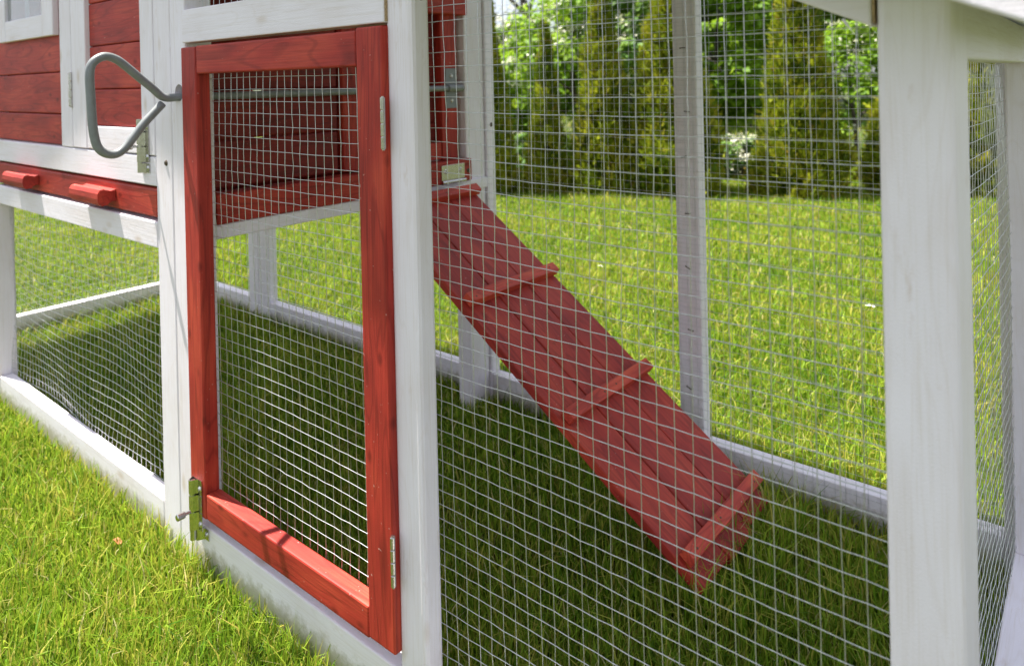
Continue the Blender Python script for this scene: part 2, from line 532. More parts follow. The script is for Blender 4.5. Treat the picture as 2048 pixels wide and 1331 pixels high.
# ---- wire panels
def wires(name, origin, ua, va, nu, nv, parent, keep=None, rad=0.025, wob=0.055, bulge=0.10, seed=1, nrm=None):
    """welded square mesh: nodes (i, j) at origin + i*ua + j*va (cells), shared wobble so the welds meet"""
    g = np.random.default_rng(seed)
    ua, va = np.array(ua, float), np.array(va, float)
    nm = np.cross(ua, va)
    nm = nm / np.linalg.norm(nm)
    I, J = np.meshgrid(np.arange(nu), np.arange(nv), indexing='ij')
    def field(amp, lo, hi, k=5):
        o = np.zeros(I.shape)
        for _ in range(k):
            fi, fj = g.uniform(lo, hi, 2) * g.choice([-1, 1], 2)
            o += np.sin(I * fi + J * fj + g.uniform(0, 6.28)) * amp / k
        return o
    du = field(wob * 2.2, 0.08, 0.3) + g.normal(0, wob * 0.55, nu)[:, None] * (0.4 + 0.6 * np.sin(J * 0.12 + 1)) + g.normal(0, wob * 0.22, I.shape)
    dv = field(wob * 2.2, 0.08, 0.3) + g.normal(0, wob * 0.55, nv)[None, :] * (0.4 + 0.6 * np.sin(I * 0.15 + 2)) + g.normal(0, wob * 0.22, I.shape)
    dn = field(bulge * 2, 0.05, 0.22) + g.normal(0, 0.02, I.shape)
    P = np.array(origin, float) + (I + du)[..., None] * ua + (J + dv)[..., None] * va + dn[..., None] * nm
    ok = np.ones(I.shape, bool) if keep is None else keep(P)
    V, Fq = [], []
    off = 0
    def run(nodes, mask, t, shift):
        nonlocal off
        s = 0
        n = len(nodes)
        while s < n:
            if not mask[s]:
                s += 1
                continue
            e = s
            while e + 1 < n and mask[e + 1]:
                e += 1
            if e > s:
                q = nodes[s:e + 1] + nm * shift
                side = np.cross(t, nm)
                ang = np.arange(5) * 2 * np.pi / 5 + 0.3
                ring = (np.cos(ang)[:, None] * side + np.sin(ang)[:, None] * nm) * rad
                v = (q[:, None, :] + ring[None]).reshape(-1, 3)
                V.append(v)
                m = e - s
                a = (np.arange(m)[:, None] * 5 + np.arange(5)[None]).ravel() + off
                b = (np.arange(m)[:, None] * 5 + (np.arange(5)[None] + 1) % 5).ravel() + off
                Fq.append(np.stack([a, b, b + 5, a + 5], 1))
                off += len(v)
            s = e + 1
    tu, tv = ua / np.linalg.norm(ua), va / np.linalg.norm(va)
    for j in range(nv):
        run(P[:, j], ok[:, j], tu, rad)
    for i in range(nu):
        run(P[i], ok[i], tv, -rad)
    V = np.concatenate(V)
    V[:, 2] += ZG
    o = np_mesh(name, V * C, [np.concatenate(Fq)], ZINC, parent, smooth=True)
    o['kind'] = 'stuff'
    return o

# front run: rows line up with the photo's rows
wires('wire_mesh', (-1, 0.06, -42), (1, 0, 0), (0, 0, 1), 30, 62, coop, seed=3,
      keep=lambda P: (P[..., 0] < 28.3) & (P[..., 2] < 4.0 + SL * (27 - P[..., 0])))
wires('wire_mesh', (-30.9, -0.12, 8), (1, 0, 0), (0, 0, 1), 29, 10, coop, seed=4)          # over the header
wires('wire_mesh', (-87.2, 0.05, -42), (1, 0, 0), (0, 0, 1), 52, 30, coop, seed=5, wob=0.10, bulge=0.45,
      keep=lambda P: (P[..., 0] < -36.2))
wires('wire_mesh', (28.0, 0.6, -41.5), (0, 1, 0), (0, 0, 1), 39, 44, coop, seed=6, bulge=0.2)
wires('wire_mesh', (-32.4, BK - 0.07, -42.0), (1, 0, 0), (0, 0, 1), 33, 56, coop, seed=7, bulge=0.05, rad=0.017)
wires('wire_mesh', (-2.5, BK - 0.12, -42.4), (1, 0, 0), (0, 0, 1), 31, 56, coop, seed=8, bulge=0.05, rad=0.017,
      keep=lambda P: (P[..., 2] < 4.0 + SL * (27 - P[..., 0])))
wires('wire_mesh', (-89.5, BK - 0.07, -42.3), (1, 0, 0), (0, 0, 1), 55, 30, coop, seed=9, bulge=0.05, rad=0.017)
wires('wire_mesh', (-115.2, 0.4, -42.0), (0, 1, 0), (0, 0, 1), 40, 30, coop, seed=10, bulge=0.2)

# ---- run door
door = empty('run_door', W(-30.2, -2.13, -37), coop)
bpy.context.view_layer.update()
def dboard(name, x0, x1, y0, y1, z0, z1, mats, parent, bev=0.12):
    o = board(name, x0, x1, y0, y1, z0, z1, mats, None, bev)
    o.parent = parent
    o.location = o.location - parent.location
    return o
DF, DB = -2.13, -0.78
dboard('stile', -30.2, -27.55, DF, DB, -37.2, 4.62, RED, door, 0.14)
dboard('stile', -5.32, -2.62, DF, DB, -37.0, 4.85, RED, door, 0.14)
dboard('rail', -27.52, -5.36, DF + 0.03, DB, 2.2, 4.68, RED, door, 0.14)
dboard('rail', -27.52, -5.36, DF + 0.03, DB, -37.15, -34.9, RED, door, 0.14)
dm = wires('wire_mesh', (-28.2, DB + 0.08, -36.3), (1, 0, 0), (0, 0, 1), 24, 41, None, seed=11, wob=0.05, bulge=0.08)
dm.parent = door
dm.location = -door.location

def knuckles(name, x, y, z0, z1, r, parent, n=4, leaf=None):
    bm = bmesh.new()
    h = (z1 - z0) / n
    for k in range(n):
        tube_bm([W(x, y, z0 + k * h + 0.03), W(x, y, z0 + k * h + 0.06), W(x, y, z0 + (k + 1) * h - 0.06), W(x, y, z0 + (k + 1) * h - 0.03)],
                [r * C * 0.9, r * C, r * C, r * C * 0.9], 14, bm)
    tube_bm([W(x, y, z0 - 0.06), W(x, y, z1 + 0.06)], r * 0.6 * C, 10, bm)
    if leaf:
        for s in leaf:
            box_bm(abs(s) * C, 0.09 * C, (z1 - z0) * 0.97 * C, 0.02 * C, bm, W(x + s / 2, y + 0.2, (z0 + z1) / 2), 1)
    me = bm_mesh(name, bm)
    o = link(name, me, NICKEL, parent)
    if parent is door:
        o.location = -door.location
    return o
knuckles('hinge', -2.5, DF - 0.12, -3.35, 0.1, 0.17, door, 4, (-0.2,))
knuckles('hinge', -2.5, DF - 0.12, -32.25, -28.9, 0.17, door, 4, (-0.2,))

def screw_into(bm, x, y, z, r=0.2, axis=(0, -1, 0)):
    a = Vector(axis)
    c = W(x, y, z)
    q = a.to_track_quat('Z', 'Y').to_matrix().to_4x4()
    bmesh.ops.create_cone(bm, segments=12, radius1=r * C, radius2=r * 0.6 * C, depth=0.12 * C, cap_ends=True, matrix=Matrix.Translation(c + a * 0.06 * C) @ q)
    for k in range(2):
        rot = Matrix.Rotation(k * math.pi / 2 + 0.4, 4, 'Z')
        b2 = bmesh.new()
        bmesh.ops.create_cube(b2, size=1.0)
        for v in b2.verts:
            v.co = Matrix.Translation(c + a * 0.125 * C) @ q @ rot @ Vector((v.co.x * r * 0.9 * C, v.co.y * r * 0.2 * C, v.co.z * 0.03 * C))
        t = bpy.data.meshes.new('t'); b2.to_mesh(t); b2.free(); bm.from_mesh(t); bpy.data.meshes.remove(t)

def saddle_plate(bm, x0, x1, xb, rb, y, z0, z1, th=0.07):
    """pressed plate that arches over the bolt: flange, hump, flange"""
    prof = [(x0, 0), (xb - rb * 1.5, 0), (xb - rb * 1.1, rb * 0.35), (xb - rb * 0.8, rb * 1.2), (xb - rb * 0.3, rb * 1.75), (xb + rb * 0.3, rb * 1.75),
            (xb + rb * 0.8, rb * 1.2), (xb + rb * 1.1, rb * 0.35), (xb + rb * 1.5, 0), (x1, 0)]
    A, B = [], []
    for z in (z0, z1):
        A.append([bm.verts.new(W(px, y - py - th, z)) for px, py in prof])
        B.append([bm.verts.new(W(px, y - py, z)) for px, py in prof])
    n = len(prof)
    for k in range(n - 1):
        bm.faces.new((A[0][k], A[0][k + 1], A[1][k + 1], A[1][k]))
        bm.faces.new((B[0][k + 1], B[0][k], B[1][k], B[1][k + 1]))
        for e in (0, 1):
            bm.faces.new((A[e][k], B[e][k], B[e][k + 1], A[e][k + 1]))
    for e in (0, n - 1):
        bm.faces.new((A[0][e], A[1][e], B[1][e], B[0][e]))

def bolt_latch(xc, y, ztop, zbot, parent, keeper_y, wdt=1.9, off=None):
    L = ztop - zbot
    bm = bmesh.new()
    x0, x1 = xc - wdt / 2, xc + wdt / 2
    xb = xc - 0.25
    rb = 0.33
    z1 = ztop - 0.22 * L
    saddle_plate(bm, x0, x1, xb, rb, y, z1, ztop)
    saddle_plate(bm, x0, x1, xb, rb, y, ztop - 0.5 * L, z1 - 0.03 * L)
    saddle_plate(bm, x0, x1, xb, rb, y, ztop - 0.8 * L, ztop - 0.52 * L)
    box_bm(wdt * 0.98 * C, 0.05 * C, 0.78 * L * C, 0, bm, W(xc, y - 0.02, ztop - 0.4 * L))
    saddle_plate(bm, x0, x1, xb, rb, keeper_y, zbot, ztop - 0.83 * L)
    def put(o):
        if off is not None:
            o.location = -off
        return o
    latch = put(link('latch', bm_mesh('latch', bm), NICKEL, parent))
    b2 = bmesh.new()
    tube_bm([W(xb, y - 0.36, ztop - 0.02 * L), W(xb, y - 0.36, zbot + 0.04 * L)], rb * 0.8 * C, 14, b2)
    zk = ztop - 0.5 * L
    tube_bm([W(xb, y - 0.4, zk), W(xb, y - 1.15, zk)], 0.16 * C, 12, b2)
    tube_bm([W(xb, y - 1.1, zk), W(xb, y - 1.16, zk), W(xb, y - 1.75, zk), W(xb, y - 1.82, zk)], [0.24 * C, 0.31 * C, 0.31 * C, 0.25 * C], 14, b2)
    put(link('bolt', bm_mesh('bolt', b2), NICKEL, parent))
    for zz, yy in ((ztop - 0.14 * L, y), (ztop - 0.7 * L, y), (zbot + 0.09 * L, keeper_y)):
        b3 = bmesh.new()
        screw_into(b3, x1 - 0.32, yy - 0.07, zz, 0.26)
        put(link('screw', bm_mesh('screw', b3), SCREW, parent))
bolt_latch(-28.9, DF - 0.02, -33.9, -39.5, door, FR - 0.0, 1.65, door.location.copy())

# ---- house front
YF = FR
hfront = empty('house_front', (0, 0, 0), coop)
board('post', -60.9, -57.5, YF, -0.6, -5.6, 26, WHITE, hfront, 0.12)
for k, (z0, z1) in enumerate(((-5.5, -1.86), (-1.78, 3.16), (3.24, 8.2), (8.28, 13.2), (13.3, 18.2))):
    board('plank', -86.2, -60.95, YF + 0.42, -0.7, z0, z1, RED, hfront, 0.22)
board('sill_rail', -86.1, -36.8, YF + 0.02, 0.0, -8.5, -5.65, WHITE, hfront, 0.12)
board('beam', -86.1, -36.8, YF, 0.0, -14.5, -11.95, WHITE, hfront, 0.14)
board('corner_post', -89.7, -86.25, YF, 0.3, -11.9, 24, WHITE, hfront, 0.14)

hdoor = empty('house_door', (0, 0, 0), coop)
board('stile', -57.35, -53.4, YF - 0.02, -0.75, -5.55, 22, WHITE, hdoor, 0.12)
board('stile', -39.65, -36.85, YF - 0.02, -0.75, -5.55, 22, WHITE, hdoor, 0.12)
board('rail', -53.35, -39.7, YF - 0.0, -0.75, -5.52, -2.98, WHITE, hdoor, 0.12)
for z0, z1 in ((-2.93, 1.0), (1.08, 5.75), (5.83, 10.5), (10.58, 15.3)):
    board('plank', -53.35, -39.7, YF + 0.45, -0.75, z0, z1, RED, hdoor, 0.24)
knuckles('hinge', -57.42, YF - 0.12, -0.9, 3.0, 0.24, hdoor, 4)
bolt_latch(-38.9, YF - 0.05, -2.0, -7.25, hdoor, YF - 0.02, 1.8)

# small window
win = empty('window', (0, 0, 0), coop)
WY = YF - 0.35
board('frame', -82.0, -79.2, WY, YF + 0.4, 7.6, 22, WHITE, win, 0.1)
board('frame', -65.5, -62.0, WY, YF + 0.4, 7.6, 22, WHITE, win, 0.1)
board('frame', -79.15, -65.55, WY + 0.03, YF + 0.4, 7.6, 10.3, WHITE, win, 0.1)
board('mullion', -73.4, -72.0, WY + 0.7, YF + 0.9, 10.3, 22, WHITE, win, 0.08)
board('mullion', -77.4, -76.4, WY + 1.1, YF + 1.3, 10.3, 22, WHITE, win, 0.08)
board('pane', -79.2, -65.5, YF + 0.05, YF + 0.13, 10.2, 22, GLASS, win, 0)

# droppings drawer with two pulls
drawer = board('drawer', -86.0, -36.95, YF + 0.12, 30, -11.6, -8.75, RED, coop, 0.22)
def pull(xa, xb):
    prof = [(-0.0, -0.62), (-0.35, -0.5), (-0.6, -0.55), (-0.85, -0.92), (-1.35, -1.0), (-1.7, -0.72), (-1.8, -0.2), (-1.78, 0.35), (-1.55, 0.72), (-1.2, 0.78),
            (-0.85, 0.55), (-0.5, 0.42), (-0.2, 0.6), (0.0, 0.66)]
    bm = bmesh.new()
    zc, y0 = -10.15, YF + 0.1
    A = [bm.verts.new(W(xa, y0 + py, zc + pz)) for py, pz in prof]
    B = [bm.verts.new(W(xb, y0 + py, zc + pz)) for py, pz in prof]
    n = len(prof)
    fa, fb = bm.faces.new(A), bm.faces.new(B[::-1])
    for k in range(n):
        bm.faces.new((A[k], A[(k + 1) % n], B[(k + 1) % n], B[k]))
    bmesh.ops.bevel(bm, geom=[e for f in (fa, fb) for e in f.edges], offset=0.08 * C, segments=2, affect='EDGES')
    c = W((xa + xb) / 2, y0, zc)
    for v in bm.verts:
        v.co -= c
    o = link('pull', bm_mesh('pull', bm), RED[0], drawer, c)
    o.location = c - drawer.location
pull(-54.2, -46.3)
pull(-77.0, -69.0)

# ---- house end wall inside the run
wall = empty('house_end_wall', (0, 0, 0), coop)
zz = [-8.9, -4.2, 0.55, 5.3, 10.05, 14.8, 19.6]
for z0, z1 in zip(zz[:-1], zz[1:]):
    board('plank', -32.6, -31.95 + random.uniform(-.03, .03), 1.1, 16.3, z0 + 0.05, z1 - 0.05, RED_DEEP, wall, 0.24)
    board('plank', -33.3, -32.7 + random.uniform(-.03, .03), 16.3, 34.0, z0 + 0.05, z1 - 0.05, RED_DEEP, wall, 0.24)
board('trim', -33.0, -31.7, 16.9, 18.9, -8.9, 20, RED, wall, 0.1)
board('trim', -33.0, -31.65, 32.5, 35.4, -9.1, 20, RED, wall, 0.1)
board('threshold', -33.0, -31.8, 18.95, 32.45, -9.0, -6.8, RED, wall, 0.1)
board('bottom_board', -32.5, -30.35, 1.1, 36.5, -12.0, -9.15, RED, wall, 0.12)
board('top_board', -32.5, -30.5, 1.1, 36.4, 9.7, 12.6, RED, wall, 0.12)
board('floor_beam', -32.5, -30.6, 1.1, BK - 0.1, -13.4, -12.05, WHITE, wall, 0.12)
board('back_beam', -86, -33.4, BK - 0.1 - 1.5, BK - 0.1, -14.5, -9, WHITE, wall, 0.12)
board('house_floor', -86, -33.4, 0.5, BK - 1.7, -13.0, -11.8, RED, wall, 0.1)
board('back_wall', -86, -33.4, BK - 0.05, BK + 1.2, -8.9, 20, RED, wall, 0.1)
board('side_wall', -89.6, -88.6, 0.5, BK - 0.1, -12, 20, RED, wall, 0.1)

# ---- pull rod
XR_, ZR_ = -31.35, 0.15
loopY = [(-1.0, .15), (-1.86, 0.13), (-2.55, 0.11), (-3.14, 0.31), (-3.88, 1.01), (-4.95, 1.95), (-6.19, 3.05), (-6.92, 3.6), (-7.73, 3.85), (-8.41, 3.63), (-8.9, 3.12),
         (-9.07, 2.27), (-9.03, 0.58), (-8.96, -1.33), (-8.83, -2.83), (-8.54, -3.91), (-7.92, -4.48), (-7.11, -4.6), (-6.36, -4.15), (-5.58, -3.2), (-4.6, -2.0), (-3.02, -0.4)]
LX = -32.0
pts = [(XR_, 35.2, ZR_), (XR_, 20, ZR_), (XR_, 5, ZR_), (XR_ - .05, 1.5, ZR_)] + [(LX if i > 0 else LX + .2, y, z) for i, (y, z) in enumerate(loopY)]
path = smooth_path([W(*q) for q in pts], 5)
rod = link('pull_rod', bm_mesh('pull_rod', tube_bm(path, 0.37 * C, 14), True), GREY, coop)
tip = bmesh.new()
# clamp: plate, saddle, two screws
bmk = bmesh.new()
box_bm(0.12 * C, 2.1 * C, 5.2 * C, 0.03 * C, bmk, W(-31.58, 34.2, 0.15), 1)
for z0_, z1_ in ((0,0),):
    n = 9
    ang = [math.pi * k / (n - 1) - math.pi / 2 for k in range(n)]
    ring0 = [W(-31.35 + 0.5 * math.cos(a_), 33.3, ZR_ + 0.5 * math.sin(a_)) for a_ in ang]
    ring1 = [W(-31.35 + 0.5 * math.cos(a_), 35.9, ZR_ + 0.5 * math.sin(a_)) for a_ in ang]
    A = [bmk.verts.new(v) for v in ring0]
    B = [bmk.verts.new(v) for v in ring1]
    for k in range(n - 1):
        bmk.faces.new((A[k], A[k + 1], B[k + 1], B[k]))
    bmk.faces.new(A); bmk.faces.new(B[::-1])
link('clamp', bm_mesh('clamp', bmk), GREY, rod)
for zq in (1.75, -1.45):
    b3 = bmesh.new()
    screw_into(b3, -31.5, 34.2, zq, 0.3, (1, 0, 0))
    link('clamp_screw', bm_mesh('clamp_screw', b3), SCREW, rod)

# ---- ramp
TH = math.atan(0.708)
ramp_e = empty('ramp', W(-30.0, 0, -33.54 + 0.708 * 30.0), coop)
ramp_e.rotation_euler = (0, TH, 0)
def rb(name, s0, s1, y0, y1, h0, h1, mats=RED, bev=0.1, axis=None):
    return board(name, s0, s1, y0, y1, h0, h1, mats, ramp_e, bev, axis, frame=False)
rb('plank', 0.35, 47.9, 19.8, 24.86, -0.9, 0.0, bev=0.1)
rb('plank', 0.35, 48.2, 24.97, 29.94, -0.9, 0.02, bev=0.1)
rb('plank', 0.35, 47.7, 30.05, 35.0, -0.9, -0.02, bev=0.1)
for s in (2.3, 17.0, 31.9, 46.2):
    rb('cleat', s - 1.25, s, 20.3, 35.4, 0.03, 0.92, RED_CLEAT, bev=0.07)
for s in (2.3, 17.0, 31.9, 46.2):
    for y_ in (21.6, 26.4, 28.9, 33.8):
        nb = bmesh.new()
        bmesh.ops.create_cone(nb, segments=8, radius1=0.11 * C, radius2=0.10 * C, depth=0.05 * C, cap_ends=True)
        link('nail', bm_mesh('nail', nb), RUST, ramp_e, Vector((s - 0.62 + random.uniform(-.2, .2), y_ + random.uniform(-.5, .5), 0.925)) * C)
# ramp hinge: upper leaf on the bottom board, lower leaf on the ramp
bh = bmesh.new()
box_bm(0.1 * C, 4.2 * C, 1.9 * C, 0.02 * C, bh, W(-30.28, 32.9, -10.55), 1)
tube_bm([W(-30.15, 30.8, -11.75), W(-30.15, 35.0, -11.75)], 0.24 * C, 12, bh)
for yy in (31.5, 34.2):
    screw_into(bh, -30.23, yy, -10.4, 0.32, (1, 0, 0))
link('hinge', bm_mesh('hinge', bh), NICKEL, coop)
bh = bmesh.new()
box_bm(1.5 * C, 4.2 * C, 0.08 * C, 0.02 * C, bh, Vector((0.95, 32.9, 0.06)) * C, 1)
hl = link('hinge_leaf', bm_mesh('hinge_leaf', bh), NICKEL, ramp_e)

# ---- loose screws in the frame
def one_screw(x, y, z, axis, r=0.33, mat=RUST):
    b = bmesh.new()
    screw_into(b, x, y, z, r, axis)
    link('screw', bm_mesh('screw', b), mat, coop)
one_screw(-0.2, -0.75, 6.7, (1, 0, 0))
one_screw(-30.7, 41.0, -5.0, (1, 0, 0), 0.3)
one_screw(-34.6, FR, -6.1, (0, -1, 0), 0.3)
one_screw(-30.35, 35.8, -10.7, (1, 0, 0), 0.3)

# ---- staples that hold the wire to the back posts
def staple(x, y, z, tilt):
    b = tube_bm([W(x - .3 * math.cos(tilt), y + .05, z - .3 * math.sin(tilt)), W(x - .3 * math.cos(tilt), y - .09, z - .3 * math.sin(tilt)),
                 W(x + .3 * math.cos(tilt), y - .09, z + .3 * math.sin(tilt)), W(x + .3 * math.cos(tilt), y + .05, z + .3 * math.sin(tilt))], 0.05 * C, 6)
    link('staple', bm_mesh('staple', b), RUST, coop)
for k in range(7):
    staple(-1.4 + random.uniform(-.25, .25), BK - 0.12, 4.0 - 6.1 * k + random.uniform(-1, 1), random.uniform(-.5, .5))
    staple(-32.1 + random.uniform(-.1, .1), BK - 0.1, 6.0 - 6.5 * k + random.uniform(-1, 1), random.uniform(-.5, .5))

# ------------------------------------------------------------------ lawn grass
def ramp_height(x, y):
    inside = (x > -30) & (x < 11) & (y > 19.3) & (y < 35.5)
    return np.where(inside, -33.54 - 0.708 * x - 1.0, 99.0)

def free_ground(x, y):
    """False where timber stands on the ground (cells)"""
    bad = (y > FR - 0.15) & (y < 0.15) & (x > -116) & (x < 29.9)
    bad |= (y > BK - 0.15) & (y < BK + 1.9) & (x > -117) & (x < 29.9)
    bad |= (x > 27.9) & (x < 29.9) & (y > -1.7) & (y < 41.9)
    bad |= (x > -117.2) & (x < -115) & (y > 0) & (y < 41)
    bad |= (x > -33.4) & (x < -30.5) & (y > 35.5) & (y < 41.9)
    return ~bad

def blades(n, z_lo, z_hi, h_mu, width, seed, lat=0.08, tint_shift=0.0):
    g = np.random.default_rng(seed)
    # uniform over the ground between two distances in front of the camera
    e = 0.45                                            # fewer but broader blades with distance
    Z = g.uniform(z_lo ** e, z_hi ** e, n) ** (1 / e)
    u = g.uniform(-0.5 - lat, 0.5 + lat, n) * 2048 / F_PX
    x = CAM[0] + fw.x * Z + r0.x * u * Z
    y = CAM[1] + fw.y * Z + r0.y * u * Z
    # tufts: pull some blades together
    k = free_ground(x, y)
    x, y, Z = x[k], y[k], Z[k]
    n = len(x)
    patch = (np.sin(x * 0.11 + 1.3 * np.sin(y * 0.07)) + np.sin(y * 0.13 + 1.1 * np.sin(x * 0.05) + 2) + np.sin((x + y) * 0.31) * 0.6) / 2.6
    h = h_mu * (1 + 0.22 * patch) * g.gamma(14, 1 / 14, n)
    h = np.where((x > 6.5) & (x < 12.5) & (y > 18.5) & (y < 36.5), h * g.uniform(1.2, 2.3, n), h)
    top = np.minimum(h, 3.9)
    rh = ramp_height(x, y) + ZG
    hide = rh < top * 0.8
    keepend = (x > 7.2) & (g.random(n) < 0.8)
    k = ~hide | keepend
    x, y, Z, h, patch = x[k], y[k], Z[k], h[k], patch[k]
    n = len(x)
    az = g.uniform(0, 2 * np.pi, n)
    lean = np.abs(g.normal(0.35, 0.35, n))
    wd = width * (Z / 80) ** 0.75 * g.uniform(0.6, 1.3, n)
    ax = np.stack([np.cos(az), np.sin(az), np.zeros(n)], 1)          # lean direction
    fa = g.uniform(0, 2 * np.pi, n)
    sd = np.stack([np.cos(fa), np.sin(fa), np.zeros(n)], 1)          # blade width direction
    b = np.stack([x, y, np.zeros(n)], 1)
    zv = np.array([0, 0, 1.0])
    m = b + zv * (h * 0.58)[:, None] + ax * (h * lean * 0.28)[:, None]
    t = b + zv * (h * np.clip(1.0 - 0.25 * lean, 0.25, 1))[:, None] + ax * (h * lean * 1.0)[:, None]
    b = b - zv * 0.15
    V = np.stack([b - sd * (wd * 0.5)[:, None], b + sd * (wd * 0.5)[:, None], m + sd * (wd * 0.42)[:, None], m - sd * (wd * 0.42)[:, None], t], 1)
    tint = np.clip(0.60 + 0.13 * patch + g.normal(0, 0.21, n) + tint_shift, 0, 0.86)
    dry = g.random(n)
    tint = np.where(dry < 0.075, g.uniform(0.85, 1.0, n), tint)
    i0 = np.arange(n) * 5
    return V.reshape(-1, 3), np.stack([i0, i0 + 1, i0 + 2, i0 + 3], 1), np.stack([i0 + 3, i0 + 2, i0 + 4], 1), np.repeat(tint, 5)

parts = [blades(400000, 42, 350, 2.05, 0.17, 21), blades(26000, 330, 900, 3.2, 0.20, 24, 0.03, -0.05)]
off = 0
Vs, Q, T, TT = [], [], [], []
for v, q, t, tt in parts:
    Vs.append(v); Q.append(q + off); T.append(t + off); TT.append(tt)
    off += len(v)
gr = np_mesh('grass', np.concatenate(Vs) * C, [np.concatenate(Q), np.concatenate(T)], GRASS, None, np.concatenate(TT))
tag(gr, 'short green lawn grass with yellow and dry blades', 'grass', kind='stuff')

# ------------------------------------------------------------------ shrubs and trees
def leaf_cards(P, N, size, g, aspect=0.55, droop=0.0):
    """folded diamond leaves at P facing N"""
    n = len(P)
    N = N / np.linalg.norm(N, axis=1, keepdims=True)
    rnd = g.normal(0, 1, (n, 3))
    a = np.cross(N, rnd)
    a /= np.linalg.norm(a, axis=1, keepdims=True)
    b = np.cross(N, a)
    s = (size * g.uniform(0.6, 1.3, n))[:, None]
    tip = P + a * s
    base = P - a * s * 0.7
    l = P + b * s * aspect + N * s * 0.18
    r = P - b * s * aspect + N * s * 0.18
    V = np.stack([base, r, tip, l], 1).reshape(-1, 3)
    i = np.arange(n) * 4
    return V, np.concatenate([np.stack([i, i + 1, i + 2], 1), np.stack([i, i + 2, i + 3], 1)])

def clumps(g, centre, rad, n_cl, cl_rad, n_leaf):
    """leaf positions gathered in clumps spread through an ellipsoid"""
    d = g.normal(0, 1, (n_cl, 3))
    d /= np.linalg.norm(d, axis=1, keepdims=True)
    q = g.uniform(0.25, 1.0, n_cl) ** 0.5
    cc = centre + d * q[:, None] * rad
    cc[:, 2] = np.maximum(cc[:, 2], 0.03)
    k = g.integers(0, n_cl, n_leaf)
    e = g.normal(0, 1, (n_leaf, 3))
    e /= np.linalg.norm(e, axis=1, keepdims=True)
    sc = cl_rad * g.uniform(0.6, 1.25, n_cl)
    P = cc[k] + e * (sc[k] * g.uniform(0.55, 1.0, n_leaf))[:, None] * np.array([1, 1, 0.75])
    P[:, 2] = np.maximum(P[:, 2], 0.01)
    tone = g.normal(0, 0.10, n_cl)[k]
    return P, e * 0.6 + np.array([-0.15, 0, 0.7]) + g.normal(0, 0.35, (n_leaf, 3)), tone, cc

def limb_mesh(g, height, r, crown_c, crown_r, n_limbs, fork=0.4):
    bm = bmesh.new()
    k = 7
    tr = [Vector((math.sin(i * 1.1) * 0.02 * height, math.cos(i * 0.9) * 0.015 * height, height * i / (k - 1))) for i in range(k)]
    tube_bm(tr, [r * (1.25 if i == 0 else 1) * (1 - 0.75 * i / (k - 1)) for i in range(k)], 9, bm)
    for i in range(n_limbs):
        f = fork + (0.97 - fork) * i / max(1, n_limbs - 1)
        s = tr[0].lerp(tr[-1], f)
        az = g.uniform(0, 6.28)
        L = crown_r * g.uniform(0.7, 1.1) * (1.2 - 0.5 * f)
        e = s + Vector((math.cos(az) * L, math.sin(az) * L, L * g.uniform(0.5, 1.1)))
        m = s.lerp(e, 0.5) + Vector((g.normal(0, 0.06), g.normal(0, 0.06), 0.05)) * L
        rr = r * (1 - 0.7 * f) * 0.55
        tube_bm([s, s.lerp(m, .5), m, e], [rr, rr * .8, rr * .6, rr * .15], 6, bm)
        for j in range(4):
            s2 = m.lerp(e, g.uniform(0.0, 0.8))
            az2 = az + g.normal(0, 0.9)
            L2 = L * g.uniform(0.25, 0.5)
            e2 = s2 + Vector((math.cos(az2) * L2, math.sin(az2) * L2, L2 * g.uniform(0.3, 1.1)))
            tube_bm([s2, s2.lerp(e2, .5) + Vector((0, 0, .04 * L2)), e2], [rr * .45, rr * .3, rr * .08], 5, bm)
    return bm

def leafy(name, label, cat, loc, crown_c, crown_r, n_leaf, leaf, mat, seed, trunk_h, trunk_r, n_cl=40, cl=0.28, limbs=6, tint0=0.62, flowers=0, flower_size=0.02, group=None, bark=None, fork=0.35):
    g = np.random.default_rng(seed)
    root = tag(empty(name, loc), label, cat, group)
    rad = np.array(crown_r, float)
    P, N, tone, cc = clumps(g, np.array(crown_c, float), rad, n_cl, cl * rad.mean(), n_leaf)
    V, Ft = leaf_cards(P, N, leaf, g)
    np_mesh('crown', V, [Ft], mat, root, np.repeat(np.clip(tint0 + tone + g.normal(0, 0.14, len(P)), 0, 1), 4))
    link('trunk', bm_mesh('trunk', limb_mesh(g, trunk_h, trunk_r, crown_c, rad.mean(), limbs, fork), True), bark or BARK, root)
    if flowers:
        # flat heads of tiny blossoms on the outside of the clumps
        heads = max(6, flowers // 22)
        idx = g.integers(0, len(cc), heads)
        dirs = g.normal(0, 1, (heads, 3)); dirs[:, 2] = np.abs(dirs[:, 2]) * 0.8
        dirs /= np.linalg.norm(dirs, axis=1, keepdims=True)
        hc = cc[idx] + dirs * cl * rad.mean() * 1.02
        k = g.integers(0, heads, flowers)
        FP = hc[k] + g.normal(0, 1, (flowers, 3)) * np.array([1, 1, 0.35]) * flower_size * 1.8
        FP[:, 2] = np.maximum(FP[:, 2], 0.02)
        V, Ft = leaf_cards(FP, g.normal(0, 0.5, (flowers, 3)) + np.array([0, 0, 1]), flower_size * 0.55, g, 0.8)
        o = np_mesh('blossom', V, [Ft], PETAL, root, np.repeat(g.uniform(0, 1, flowers), 4))
        o['kind'] = 'stuff'
    return root

